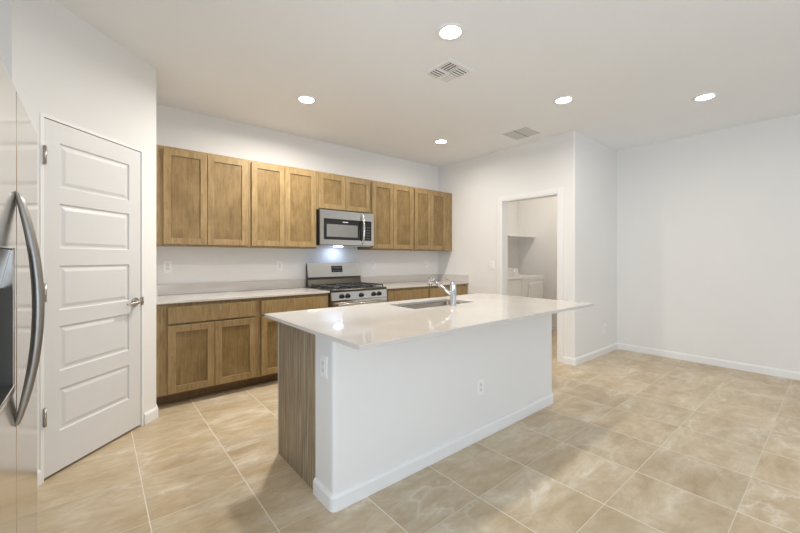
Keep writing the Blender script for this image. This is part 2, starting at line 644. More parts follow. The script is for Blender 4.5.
# ------------------------------------------------------------------ pantry door (local frame: x along the wall, y behind its face)
door = thing('door_1', 'white five-panel pantry door in the angled wall', 'door', (*pt(DT0), 0), R(45), kind='structure')
DW = DT1 - DT0
jb = MB()
jb.box(0.0, 0.019, -0.003, T, 0, DZ)
jb.box(DW - 0.019, DW, -0.003, T, 0, DZ)
jb.box(0.018, DW - 0.018, -0.003, T, DZ - 0.019, DZ)
jb.box(0.018, 0.03, 0.046, 0.075, 0, DZ - 0.018)
jb.box(DW - 0.03, DW - 0.018, 0.046, 0.075, 0, DZ - 0.018)
jb.box(0.018, DW - 0.018, 0.046, 0.075, DZ - 0.031, DZ - 0.018)
obj('door_frame', jb, 'trim', door, local=True)
x0, x1, z0, z1 = 0.0225, DW - 0.0225, 0.016, DZ - 0.0235
YF, YK = 0.003, 0.040
panels = [(1.680, 1.916), (1.325, 1.563), (0.962, 1.200), (0.606, 0.846), (0.256, 0.480)]
px0, px1 = DT0 * -1 - 0.736 - 0.010, -DT0 - 0.265 + 0.010
lf = MB()
bm = lf.bm


def quad(*ps):
    fc = bm.faces.new([bm.verts.new(p) for p in ps])
    return fc


xs = [x0, px0, px1, x1]
zs = [z0] + [v for p in sorted(panels) for v in (p[0] - 0.012, p[1] + 0.012)] + [z1]
for i in range(3):
    for j in range(len(zs) - 1):
        a, b, c, d = xs[i], xs[i + 1], zs[j], zs[j + 1]
        if i == 1 and j % 2 == 1:
            lv = [(0, YF), (0.006, YF + 0.0085), (0.017, YF + 0.0085), (0.036, YF + 0.002)]
            for (o0, y0_), (o1, y1_) in zip(lv, lv[1:]):
                p = [(a + o0, y0_, c + o0), (b - o0, y0_, c + o0), (b - o0, y0_, d - o0), (a + o0, y0_, d - o0)]
                q = [(a + o1, y1_, c + o1), (b - o1, y1_, c + o1), (b - o1, y1_, d - o1), (a + o1, y1_, d - o1)]
                for m_ in range(4):
                    quad(p[m_], p[(m_ + 1) % 4], q[(m_ + 1) % 4], q[m_])
            quad(*q)
        else:
            quad((a, YF, c), (b, YF, c), (b, YF, d), (a, YF, d))
quad((x0, YK, z0), (x0, YK, z1), (x1, YK, z1), (x1, YK, z0))
quad((x0, YF, z0), (x0, YF, z1), (x0, YK, z1), (x0, YK, z0))
quad((x1, YF, z0), (x1, YK, z0), (x1, YK, z1), (x1, YF, z1))
quad((x0, YF, z1), (x1, YF, z1), (x1, YK, z1), (x0, YK, z1))
quad((x0, YF, z0), (x0, YK, z0), (x1, YK, z0), (x1, YF, z0))
bmesh.ops.remove_doubles(bm, verts=bm.verts, dist=0.0002)
bmesh.ops.recalc_face_normals(bm, faces=bm.faces)
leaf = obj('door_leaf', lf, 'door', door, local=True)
hx, hz = -DT0 - 0.205, 0.936
hd = MB().tube([(hx, YF - 0.008, hz), (hx, YF + 0.001, hz)], 0.031, 28)
hd.tube([(hx, YF - 0.05, hz), (hx, YF - 0.006, hz)], [0.010, 0.013], 16)
rose = obj('door_handle', hd, 'nickel', door, local=True, label='satin nickel lever handle')
lv_ = MB().tube([(hx + 0.012, YF - 0.05, hz), (hx - 0.02, YF - 0.052, hz), (hx - 0.07, YF - 0.050, hz - 0.002), (hx - 0.115, YF - 0.044, hz - 0.006)], [0.0105, 0.0105, 0.009, 0.007], 14)
obj('lever', lv_, 'nickel', rose, local=True)
obj('strike_plate', MB().box(DW - 0.0215, DW - 0.004, -0.006, 0.008, hz - 0.03, hz + 0.03, 0.001), 'nickel', door, local=True, label='satin nickel strike plate on the jamb')
for zc in (1.834, 1.06, 0.36):
    h = MB().cyl((0.0205, -0.008, zc - 0.05), (0.0205, -0.008, zc + 0.05), 0.0075, seg=14)
    h.cyl((0.0205, -0.008, zc + 0.05), (0.0205, -0.008, zc + 0.056), 0.0075, 0.003, 14)
    h.box(0.012, 0.0295, -0.005, -0.0005, zc - 0.05, zc + 0.05)
    obj('hinge', h, 'nickel', door, local=True, label='satin nickel hinge')


# ------------------------------------------------------------------ cabinets
def shaker(mb_frame, mb_panel, x0, x1, z0, z1, yf, th=0.02, fw=0.058):
    """shaker door facing -Y: frame boxes and a recessed panel"""
    mb_frame.box(x0, x0 + fw, yf, yf + th, z0, z1, 0.0012, 1)
    mb_frame.box(x1 - fw, x1, yf, yf + th, z0, z1, 0.0012, 1)
    mb_frame.box(x0 + fw - 0.0005, x1 - fw + 0.0005, yf + 0.0002, yf + th, z1 - fw, z1, 0.0012, 1)
    mb_frame.box(x0 + fw - 0.0005, x1 - fw + 0.0005, yf + 0.0002, yf + th, z0, z0 + fw, 0.0012, 1)
    mb_panel.box(x0 + fw - 0.004, x1 - fw + 0.004, yf + 0.009, yf + th - 0.002, z0 + fw - 0.004, z1 - fw + 0.004)


def add_door(root, *a, **k):
    fr, pn = MB(), MB()
    shaker(fr, pn, *a, **k)
    d = obj('door', fr, 'wood', root)
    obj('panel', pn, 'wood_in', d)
    return d


YU = YB - 0.325
UZ0, UZ1 = 1.3705, 2.275


def upper(label, x0, x1, doors, z0=UZ0):
    t = thing('wall_cabinet', label, 'cabinet', ((x0 + x1) / 2, YB - 0.15, z0), group='upper cabinets on the back wall')
    c = MB().box(x0, x1, YU + 0.0215, YB, z0, UZ1, 0.001, 1)
    obj('cabinet_body', c, 'wood', t)
    for a, b in doors:
        add_door(t, a, b, z0 + 0.014, UZ1 - 0.022, YU)
    return t


upper('brown shaker upper cabinet nearest the pantry corner', 0.372, 1.2125, [(0.463, 0.8195), (0.8235, 1.196)])
upper('tall two-door brown upper cabinet directly left of the microwave', 1.2135, 1.9765, [(1.236, 1.588), (1.592, 1.960)])
upper('short two-door brown upper cabinet directly above the microwave', 1.9775, 2.7415, [(2.000, 2.357), (2.361, 2.722)], 1.829)
upper('tall brown upper cabinet just right of the microwave', 2.7425, 3.4795, [(2.765, 3.112), (3.116, 3.462)])
upper('last brown upper cabinet, against the doorway wall corner', 3.4805, 4.3035, [(3.503, 3.8185), (3.8225, 4.146)])

YD = YB - 0.63
CB = 0.875


def base(label, x0, x1, fx0, fx1):
    t = thing('base_cabinet', label, 'cabinet', ((x0 + x1) / 2, YB - 0.3, 0), group='base cabinets along the back wall')
    obj('cabinet_body', MB().box(x0, x1, YD + 0.0215, YB - 0.03, 0.105, CB, 0.001, 1), 'wood', t)
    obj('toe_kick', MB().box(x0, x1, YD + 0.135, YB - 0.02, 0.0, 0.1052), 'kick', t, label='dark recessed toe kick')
    obj('drawer', MB().box(fx0, fx1, YD, YD + 0.02, 0.702, 0.842, 0.002, 2), 'wood', t)
    m_ = (fx0 + fx1) / 2
    add_door(t, fx0, m_ - 0.002, 0.116, 0.686, YD)
    add_door(t, m_ + 0.002, fx1, 0.116, 0.686, YD)
    return t


base('brown base cabinet beside the pantry corner, two doors fully in view', 0.372, 1.204, 0.459, 1.177)
base('brown base cabinet left of the range, partly behind the island', 1.205, 1.968, 1.231, 1.952)
base('brown base cabinet right of the range, drawer top seen over the island', 2.752, 3.489, 2.776, 3.474)
base('brown base cabinet in the right corner behind the faucet', 3.49, 4.296, 3.503, 4.274)

# quartz worktops with their low splashes
CT0, CT1 = 0.8755, 0.8965


def worktop(label, x0, x1, side):
    t = thing('countertop', label, 'countertop', ((x0 + x1) / 2, YB - 0.32, CT0))
    obj('slab', MB().box(x0, x1, YD - 0.006, YB, CT0, CT1, 0.002, 2), 'quartz', t)
    sp = MB().box(x0, x1, YB - 0.02, YB, CT1 + 0.0002, 1.0, 0.0015, 1)
    obj('backsplash', sp, 'quartz', t)
    s = MB()
    if side < 0:
        s.box(x0, x0 + 0.02, YD - 0.004, YB - 0.0205, CT1 + 0.0002, 1.0, 0.0015, 1)
    else:
        s.box(x1 - 0.02, x1, YD - 0.004, YB - 0.0205, CT1 + 0.0002, 1.0, 0.0015, 1)
    obj('side_splash', s, 'quartz', t)


worktop('pale quartz worktop left of the range, up to the pantry corner', PX + 0.001, 1.972, -1)
worktop('pale quartz worktop right of the range, behind the faucet', 2.749, XL - 0.001, 1)

# ------------------------------------------------------------------ range
RX0, RX1 = 1.979, 2.741
rg = thing('gas_range', 'stainless steel gas range with black grates and five knobs', 'stove', ((RX0 + RX1) / 2, YB - 0.33, 0))
RF = YB - 0.655
b_ = MB().box(RX0, RX1, RF + 0.03, YB - 0.02, 0.06, 0.872)
for xx in (RX0 + 0.05, RX1 - 0.05):
    for yy in (RF + 0.09, YB - 0.08):
        b_.cyl((xx, yy, 0.0), (xx, yy, 0.061), 0.018, seg=12)
obj('range_body', b_, 'dark_grey', rg)
obj('oven_drawer', MB().box(RX0 + 0.003, RX1 - 0.003, RF, RF + 0.029, 0.07, 0.225, 0.004), 'steel', rg)
od = obj('oven_door', MB().slab_hole((RX0 + 0.003, RX0 + 0.12, RX1 - 0.12, RX1 - 0.003), (0.235, 0.34, 0.62, 0.782), RF - 0.008, RF + 0.029, 'y'), 'steel', rg)
obj('oven_window', MB().box(RX0 + 0.118, RX1 - 0.118, RF - 0.002, RF + 0.02, 0.338, 0.622), 'glass_black', od)
hb = MB().tube([(RX0 + 0.05, RF - 0.055, 0.745), (RX1 - 0.05, RF - 0.055, 0.745)], 0.012, 16)
for xx in (RX0 + 0.09, RX1 - 0.09):
    hb.tube([(xx, RF - 0.055, 0.745), (xx, RF - 0.007, 0.745)], 0.009, 12)
obj('oven_handle', hb, 'steel', od)
cp = MB().prism([(RF - 0.006, 0.787), (RF + 0.03, 0.787), (RF + 0.03, 0.876), (RF + 0.008, 0.876)], RX0, RX1, 'x')
obj('control_panel', cp, 'steel', rg)
for xx in (2.109, 2.186, 2.369, 2.546, 2.625):
    kb = MB().tube([(xx, RF + 0.004, 0.832), (xx, RF - 0.008, 0.831)], [0.026, 0.026], 24)
    kb.tube([(xx, RF - 0.008, 0.831), (xx, RF - 0.032, 0.830)], [0.0215, 0.018], 24)
    kb.box(xx - 0.004, xx + 0.004, RF - 0.038, RF - 0.03, 0.812, 0.848, 0.001, 1)
    obj('knob', kb, 'black', rg)
ck = MB().box(RX0, RX1, RF - 0.004, YB - 0.10, 0.8765, 0.908, 0.008, 3)
obj('cooktop', ck, 'dark_steel', rg)
# three cast iron grates over five burners
gz = 0.934
gw = (RX1 - RX0 - 0.05) / 3
GY0, GY1 = RF + 0.045, YB - 0.135
for gi in range(3):
    a = RX0 + 0.025 + gi * gw + 0.004
    b = a + gw - 0.008
    g = MB()
    rad = 0.0058
    g.tube([(a, GY0, gz), (b, GY0, gz)], rad, 8); g.tube([(a, GY1, gz), (b, GY1, gz)], rad, 8)
    g.tube([(a, GY0, gz), (a, GY1, gz)], rad, 8); g.tube([(b, GY0, gz), (b, GY1, gz)], rad, 8)
    mx = (a + b) / 2
    g.tube([(mx, GY0, gz), (mx, GY1, gz)], rad, 8)
    for fr in (0.25, 0.5, 0.75):
        yy = GY0 + (GY1 - GY0) * fr
        g.tube([(a, yy, gz), (b, yy, gz)], rad, 8)
    for xx in (a, b):
        for yy in (GY0, (GY0 + GY1) / 2, GY1):
            g.tube([(xx, yy, gz), (xx, yy, 0.907)], rad, 8)
    obj('grate', g, 'iron', rg)
for bx, by, br in ((RX0 + 0.145, GY0 + 0.12, 0.05), (RX0 + 0.145, GY1 - 0.11, 0.04), ((RX0 + RX1) / 2, (GY0 + GY1) / 2, 0.055), (RX1 - 0.145, GY0 + 0.12, 0.05), (RX1 - 0.145, GY1 - 0.11, 0.04)):
    bu = MB().lathe((bx, by, 0.9075), [(0, 0), (br, 0), (br, 0.008), (br * 0.8, 0.010), (br * 0.8, 0.016), (br * 0.7, 0.019), (0, 0.020)], 28)
    obj('burner', bu, 'iron', rg)
# backguard
bgp = MB().prism([(YB - 0.10, 0.905), (YB - 0.022, 0.905), (YB - 0.022, 1.192), (YB - 0.055, 1.192), (YB - 0.085, 1.022), (YB - 0.075, 1.012), (YB - 0.075, 0.99)], RX0, RX1, 'x')
bk = obj('backguard', bgp, 'dark_steel', rg, label='lower backguard with dark reflections put into its colour')
sl = (1.192 - 1.022) / 0.030
fp = MB().prism([(YB - 0.092, 1.022), (YB - 0.082, 1.022), (YB - 0.052, 1.195), (YB - 0.060, 1.197)], RX0 - 0.002, RX1 + 0.002, 'x')
obj('backguard_face', fp, 'steel', bk, label='brushed steel backguard face')


def on_guard(z):
    return YB - 0.092 + (z - 1.022) * (0.032 / 0.175) - 0.0015


dp = MB().prism([(on_guard(1.078), 1.078), (on_guard(1.078) + 0.004, 1.078), (on_guard(1.158) + 0.004, 1.158), (on_guard(1.158), 1.158)], 2.300, 2.460, 'x')
dis = obj('clock_display', dp, 'glass_black', bk, label='black clock display')
for (xa, xb, za, zb) in ((2.335, 2.425, 1.125, 1.146), (2.312, 2.33, 1.125, 1.14), (2.43, 2.448, 1.125, 1.14), (2.312, 2.34, 1.09, 1.105), (2.352, 2.38, 1.09, 1.105), (2.392, 2.42, 1.09, 1.105), (2.43, 2.448, 1.09, 1.105)):
    yy = on_guard((za + zb) / 2) - 0.0018
    obj('display_key', MB().box(xa, xb, yy, yy + 0.003, za, zb), 'dark_grey', dis)

# ------------------------------------------------------------------ microwave
MX0, MX1, MY, MZ0, MZ1 = 1.984, 2.738, YB - 0.385, 1.41, 1.823
mw = thing('microwave', 'stainless over-the-range microwave hung under the short cabinet', 'microwave', ((MX0 + MX1) / 2, YB - 0.19, MZ0))
obj('microwave_body', MB().box(MX0, MX1, MY + 0.03, YB - 0.002, MZ0, MZ1, 0.002, 1), 'black', mw)
MD = MX0 + 0.598
fr = MB().slab_hole((MX0, MX0 + 0.045, MD - 0.008, MD + 0.003), (MZ0 + 0.006, MZ0 + 0.066, MZ1 - 0.100, MZ1 - 0.002), MY, MY + 0.03, 'y')
md_ = obj('microwave_door', fr, 'steel', mw)
obj('window', MB().box(MX0 + 0.043, MD - 0.006, MY + 0.004, MY + 0.02, MZ0 + 0.064, MZ1 - 0.098), 'glass_black', md_, label='dark glass window frame')
obj('window_screen', MB().box(MX0 + 0.085, MD - 0.085, MY + 0.0022, MY + 0.005, MZ0 + 0.100, MZ1 - 0.165), 'glass_grey', md_, label='grey see-through window')
obj('badge', MB().box(MX0 + 0.30, MX0 + 0.375, MY + 0.0015, MY + 0.005, MZ1 - 0.138, MZ1 - 0.128), 'pale_mark', md_, label='small pale badge')
pn = MB().slab_hole((MD + 0.004, MD + 0.012, MX1 - 0.035, MX1), (MZ0 + 0.006, MZ0 + 0.066, MZ1 - 0.100, MZ1 - 0.002), MY, MY + 0.03, 'y')
cpn = obj('control_panel', pn, 'steel', mw)
obj('keypad', MB().box(MD + 0.010, MX1 - 0.033, MY + 0.002, MY + 0.02, MZ0 + 0.064, MZ1 - 0.098), 'glass_black', cpn, label='black keypad')
for i in range(5):
    for j in range(3):
        xa = MD + 0.026 + j * 0.026
        za = MZ0 + 0.09 + i * 0.034
        obj('key', MB().box(xa, xa + 0.017, MY + 0.0008, MY + 0.004, za, za + 0.012), 'dark_grey', cpn)
hp = []
for i in range(13):
    s = i / 12
    hp.append((MD - 0.02, MY - 0.012 - 0.032 * math.sin(math.pi * s) ** 0.7, MZ0 + 0.035 + s * 0.355))
hp = [(MD - 0.02, MY + 0.002, hp[0][2])] + hp + [(MD - 0.02, MY + 0.002, hp[-1][2])]
obj('microwave_handle', MB().tube(hp, 0.013, 14), 'steel', md_, label='bowed steel handle')
mv = MB().box(MX0 + 0.02, MX1 - 0.02, MY + 0.04, YB - 0.03, MZ0 - 0.006, MZ0 + 0.001)
obj('grease_filter', mv, 'steel', mw)
obj('cooktop_lamp', MB().box(MX0 + 0.33, MX0 + 0.43, YB - 0.17, YB - 0.11, MZ0 - 0.0085, MZ0 - 0.005), 'cook_lens', mw, label='bluish white cooktop lamp')

# ------------------------------------------------------------------ refrigerator (front faces +X)
FX, FY0, FY1, FZ = -0.19, 1.195, 2.145, 1.775
fg = thing('refrigerator', 'stainless side-by-side refrigerator with curved handles and ice dispenser', 'refrigerator', (FX - 0.37, (FY0 + FY1) / 2, 0))
fb = MB().box(XW + 0.03, FX - 0.062, FY0 + 0.004, FY1 - 0.004, 0.03, FZ - 0.012, 0.004)
for xx in (XW + 0.1, FX - 0.12):
    for yy in (FY0 + 0.07, FY1 - 0.07):
        fb.cyl((xx, yy, 0), (xx, yy, 0.032), 0.02, seg=12)
obj('fridge_body', fb, 'dark_grey', fg)
obj('toe_grille', MB().box(FX - 0.06, FX - 0.035, FY0 + 0.01, FY1 - 0.01, 0.035, 0.095, 0.003), 'dark_grey', fg)
SEAM = 1.620
rd = obj('fridge_door', MB().box(FX - 0.057, FX, SEAM + 0.003, FY1, 0.105, FZ, 0.007, 3), 'fridge', fg)
DY0, DY1, DZ0, DZ1 = 1.275, 1.585, 0.857, 1.283
ld = MB().slab_hole((FY0, DY0, DY1, SEAM - 0.003), (0.105, DZ0, DZ1, FZ), FX - 0.057, FX, 'x')
ldo = obj('freezer_door', ld, 'fridge', fg, soft=0.004)
nb = MB().box(FX - 0.056, FX - 0.052, DY0 + 0.002, DY1 - 0.002, DZ0 + 0.002, DZ1 - 0.002)
nb.box(FX - 0.052, FX - 0.003, DY1 - 0.006, DY1 - 0.0005, DZ0 + 0.002, 1.165)
nb.box(FX - 0.052, FX - 0.003, DY0 + 0.0005, DY0 + 0.006, DZ0 + 0.002, 1.165)
obj('dispenser_niche', nb, 'dark_grey', ldo, label='dark dispenser niche')
obj('dispenser_controls', MB().prism([(FX - 0.05, 1.166), (FX - 0.030, 1.166), (FX - 0.008, DZ1 - 0.002), (FX - 0.05, DZ1 - 0.002)], DY0 + 0.002, DY1 - 0.002, 'y'), 'black', ldo, label='glossy black dispenser controls')
obj('dispenser_tray', MB().box(FX - 0.05, FX + 0.004, DY0 + 0.008, DY1 - 0.008, DZ0 + 0.004, DZ0 + 0.022, 0.003), 'steel', ldo)
obj('paddle', MB().box(FX - 0.05, FX - 0.03, 1.39, 1.47, 0.98, 1.13, 0.005), 'dark_grey', ldo)
for (yy, par) in ((1.603, ldo), (1.641, rd)):
    P_ = []
    for i in range(25):
        s = i / 24
        P_.append((FX + 0.004 + 0.044 * 4 * s * (1 - s), yy, 0.752 + s * 0.700))
    P_ = [(FX - 0.004, yy, 0.747)] + P_ + [(FX - 0.004, yy, 1.457)]
    obj('fridge_handle' if par is rd else 'freezer_handle', MB().tube(P_, [0.0055] + [0.0065 + 0.0065 * math.sin(math.pi * i / 24) ** 0.6 for i in range(25)] + [0.0055], 16, flat=(1.0, 1.0)), 'handle_steel', par, label='long bowed steel handle')
hc = MB().box(FX - 0.12, FX - 0.03, FY1 - 0.09, FY1 - 0.02, FZ - 0.013, FZ + 0.010, 0.004)
obj('hinge_cover', hc, 'dark_grey', fg)
hc = MB().box(FX - 0.12, FX - 0.03, FY0 + 0.02, FY0 + 0.09, FZ - 0.013, FZ + 0.010, 0.004)
obj('hinge_cover', hc, 'dark_grey', fg)

# ------------------------------------------------------------------ island
IX0, IX1, IY0, IY1 = 0.834, 3.060, 1.267, 2.384
KX0, KX1, KY0, KY1 = 0.902, 3.052, 1.610, 1.800
rk = 0.018
kw = MB().prism(arc(KX0 + rk, KY0 + rk, rk, 180, 270) + arc(KX1 - rk, KY0 + rk, rk, 270, 360) + [(KX1, KY1), (KX0, KY1)], 0, CT0 - 0.0002)
struct('wall_island', kw, 'wall', 'white half wall under the island counter', 'wall')
struct('baseboard_island', base_run(MB(), [(KX1, KY1), (KX1, KY0 + rk)] + arc(KX1 - rk, KY0 + rk, rk, 360, 270)[1:] + arc(KX0 + rk, KY0 + rk, rk, 270, 180) + [(KX0, KY1)]), 'trim', 'white baseboard around the island half wall', 'baseboard')
ic = thing('island_cabinet', 'island base cabinet with grey-brown striped end panel under the quartz', 'cabinet', ((KX0 + KX1) / 2, 2.06, 0))
SX0, SX1, SY0, SY1 = 1.735, 2.405, 1.930, 2.245
c = MB()
c.box(KX0 + 0.018, KX1, KY1 + 0.001, 2.305, 0.105, 0.60)
c.box(KX0 + 0.018, SX0 - 0.04, KY1 + 0.001, 2.305, 0.60, CT0 - 0.0002)
c.box(SX1 + 0.04, KX1, KY1 + 0.001, 2.305, 0.60, CT0 - 0.0002)
c.box(SX0 - 0.04, SX1 + 0.04, 2.287, 2.305, 0.60, CT0 - 0.0002)
obj('cabinet_body', c, 'wood', ic)
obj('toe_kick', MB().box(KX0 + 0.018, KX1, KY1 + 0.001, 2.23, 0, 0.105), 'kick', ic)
obj('end_panel', MB().box(KX0, KX0 + 0.0175, KY1 + 0.001, 2.315, 0.0, CT0 - 0.0002, 0.001, 1), 'laminate', ic, label='striped grey-brown laminate end panel')
obj('edge_strip', MB().box(KX0 - 0.0005, KX0 + 0.0175, 2.3155, 2.3265, 0.0, CT0 - 0.0002), 'pale_mark', ic, label='pale edge strip of the end panel')
ndoor = 4
dwid = (KX1 - KX0 - 0.06) / ndoor
for i in range(ndoor):
    a = KX0 + 0.03 + i * dwid
    fr_, pn_ = MB(), MB()
    shaker(fr_, pn_, a + 0.003, a + dwid - 0.003, 0.116, 0.842, 0.0)
    for mb_ in (fr_, pn_):
        bmesh.ops.scale(mb_.bm, verts=mb_.bm.verts, vec=(1, -1, 1))
        bmesh.ops.reverse_faces(mb_.bm, faces=mb_.bm.faces)
        bmesh.ops.translate(mb_.bm, verts=mb_.bm.verts, vec=(0, 2.326, 0))
    d_ = obj('door', fr_, 'wood', ic)
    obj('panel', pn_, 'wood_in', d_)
isl = MB().slab_hole((IX0, SX0, SX1, IX1), (IY0, SY0, SY1, IY1), CT0, CT1)
obj('island_countertop', isl, 'quartz', label='large pale quartz island counter with sink cutout and overhang', cat='countertop', soft=0.002)

# undermount sink
sk = thing('kitchen_sink', 'stainless undermount sink set in the island counter', 'sink', ((SX0 + SX1) / 2, (SY0 + SY1) / 2, 0.66))
s = MB()
e = 0.004
bm = s.bm
z_t, z_b = CT0 - 0.0008, 0.675


def ring(x0, x1, y0, y1, rad, z):
    pts_ = arc(x1 - rad, y1 - rad, rad, 0, 90) + arc(x0 + rad, y1 - rad, rad, 90, 180) + arc(x0 + rad, y0 + rad, rad, 180, 270) + arc(x1 - rad, y0 + rad, rad, 270, 360)
    return [bm.verts.new((p[0], p[1], z)) for p in pts_]


rs = [ring(SX0 - 0.022, SX1 + 0.022, SY0 - 0.022, SY1 + 0.022, 0.03, z_t - 0.002), ring(SX0 - 0.022, SX1 + 0.022, SY0 - 0.022, SY1 + 0.022, 0.03, z_t),
      ring(SX0 - e, SX1 + e, SY0 - e, SY1 + e, 0.02, z_t), ring(SX0, SX1, SY0, SY1, 0.02, z_t - 0.006),
      ring(SX0 + 0.004, SX1 - 0.004, SY0 + 0.004, SY1 - 0.004, 0.022, z_b + 0.02), ring(SX0 + 0.02, SX1 - 0.02, SY0 + 0.02, SY1 - 0.02, 0.02, z_b)]
for a, b in zip(rs, rs[1:]):
    for i in range(len(a)):
        f_ = bm.faces.new((a[i], a[(i + 1) % len(a)], b[(i + 1) % len(a)], b[i]))
        f_.smooth = True
bm.faces.new(rs[-1])
bmesh.ops.recalc_face_normals(bm, faces=bm.faces)
obj('basin', s, 'sink', sk)
obj('drain', MB().lathe(((SX0 + SX1) / 2, (SY0 + SY1) / 2, z_b), [(0, 0.001), (0.03, 0.001), (0.034, 0.004), (0.045, 0.004), (0.047, 0.0005)], 28), 'chrome', sk)

# faucet
fx, fy = 2.067, 1.872
fa = thing('kitchen_faucet', 'chrome single-lever faucet with angled pull-out spout beside the sink', 'faucet', (fx, fy, CT1))
obj('faucet_column', MB().lathe((fx, fy, CT1), [(0, 0), (0.029, 0), (0.029, 0.004), (0.0245, 0.009), (0.0235, 0.155), (0.0215, 0.170), (0.018, 0.174), (0, 0.176)], 32), 'chrome', fa)
a0 = Vector((fx - 0.003, fy + 0.016, CT1 + 0.085))
a1 = Vector((2.058, 2.085, 1.090))
dv = (a1 - a0)
obj('spout', MB().tube([a0, a0 + dv * 0.6, a0 + dv * 0.93], [0.0125, 0.0125, 0.0125], 18), 'chrome', fa)
dvn = dv.normalized()
hd = MB().tube([a0 + dv * 0.88, a0 + dv * 0.93, a1, a1 + dvn * 0.012 + Vector((0, 0.004, -0.006)), a1 + Vector((0, 0.024, -0.030)), a1 + Vector((0, 0.027, -0.052))],
               [0.0135, 0.0165, 0.0175, 0.0185, 0.0195, 0.019], 20)
obj('spray_head', hd, 'chrome', fa)
obj('faucet_lever', MB().tube([(fx - 0.002, fy + 0.004, CT1 + 0.168), (fx - 0.003, fy + 0.022, CT1 + 0.180), (fx - 0.004, fy + 0.075, CT1 + 0.208)], [0.006, 0.0042, 0.0036], 10), 'chrome', fa)


# ------------------------------------------------------------------ outlets and switches (local frame: plate faces -Y, x across)
def outlet(label, loc, rotz, kind='outlet'):
    t = thing('wall_outlet' if kind == 'outlet' else 'light_switch', label, kind, loc, rotz, group='outlet and switch plates')
    obj('cover_plate', MB().box(-0.035, 0.035, -0.006, 0.0, -0.057, 0.057, 0.0025, 2), 'plastic', t, local=True)
    if kind == 'outlet':
        d = obj('receptacle', MB().box(-0.0165, 0.0165, -0.0085, -0.005, -0.033, 0.033, 0.001, 1), 'trim', t, local=True)
        sl_ = MB()
        for zc_ in (-0.016, 0.018):
            sl_.box(-0.0085, -0.006, -0.0089, -0.007, zc_ - 0.004, zc_ + 0.005)
            sl_.box(0.006, 0.0085, -0.0089, -0.007, zc_ - 0.004, zc_ + 0.005)
            sl_.cyl((0, -0.0089, zc_ - 0.009), (0, -0.007, zc_ - 0.009), 0.0026, seg=10)
        obj('socket_slot', sl_, 'slot', d, local=True)
    else:
        d = obj('rocker', MB().prism([(-0.0105, -0.033), (-0.005, -0.033), (-0.005, 0.033), (-0.0075, 0.033)], -0.0165, 0.0165, 'x'), 'trim', t, local=True)
    return t


outlet('white outlet on the back wall nearest the pantry corner', (0.536, YB, 1.172), 0)
outlet('white outlet on the back wall just left of the range', (1.656, YB, 1.168), 0)
outlet('white outlet on the back wall just right of the range', (3.00, YB, 1.165), 0)
outlet('white outlet on the back wall behind the faucet, near the right corner', (4.03, YB, 1.172), 0)
outlet('white switch plate on the wall left of the laundry doorway', (XL, 3.168, 1.161), R(-90), 'switch')
outlet('low white outlet on the short dining wall', (5.154, YO, 0.337), 0)
outlet('white outlet low on the long front of the island', (2.054, KY0, 0.362), 0)
outlet('white outlet on the island end beside the striped panel', (KX0, 1.700, 0.700), R(-90))
outlet('white outlet on the laundry wall beyond the doorway', (XE, 3.135, 1.09), R(-90))

# ------------------------------------------------------------------ ceiling lights and vents
lt = thing('recessed_light', 'round recessed ceiling light nearest the camera, above the island', 'light', (1.795, 1.648, ZC), group='recessed ceiling lights')
obj('trim_ring', MB().lathe((0, 0, 0), [(0.067, -0.003), (0.072, -0.007), (0.088, -0.006), (0.094, -0.001), (0.094, 0.0)], 40), 'trim', lt, local=True)
obj('lens', MB().lathe((0, 0, 0), [(0.0, -0.005), (0.04, -0.0048), (0.068, -0.003)], 40), 'lens', lt, local=True, label='glowing warm white lens')
bd = bpy.data.lights.new('beam', 'AREA')
bd.shape = 'DISK'
bd.size = 0.14
bd.energy = CAN_W * 1.0
bd.color = CAN_C
bd.spread = R(168)
bo = bpy.data.objects.new('beam', bd)
COL.objects.link(bo)
bo.location = (0, 0, -0.009)
bo.parent = lt
for (x, y, lb, gain) in ((1.517, 3.209, 'round recessed ceiling light in front of the left upper cabinets', 3.3),
                   (3.385, 1.678, 'round recessed ceiling light above the far end of the island', 0.75),
                   (4.329, 0.814, 'round recessed ceiling light nearest the plain right wall', 0.3),
                   (3.383, 3.270, 'round recessed ceiling light in front of the right upper cabinets', 0.85),
                   (0.205, 1.640, 'added round recessed light out of view, brightening the pantry side', 0.4)):  # last one: unseen lamp added to light the pantry door and left floor
    c = dup(lt, (x, y, ZC), lb)
    for ch in c.children:
        if ch.type == 'LIGHT':             # each beam's strength tuned on its own to balance the light
            ch.data = bd.copy()
            ch.data.energy = CAN_W * gain
ll = thing('laundry_light', 'flush ceiling light inside the laundry room', 'light', (5.3, 2.95, ZC))
obj('lamp_base', MB().lathe((0, 0, 0), [(0, -0.0), (0.12, 0.0), (0.12, -0.02), (0, -0.02)], 32), 'trim', ll, local=True)
M['laundry_lens'] = lens_mat('laundry_lamp_lens', (1.0, 0.90, 0.78), 80.0)
obj('lamp_shade', MB().lathe((0, 0, 0), [(0, -0.06), (0.06, -0.055), (0.10, -0.038), (0.11, -0.0205)], 32), 'laundry_lens', ll, local=True)


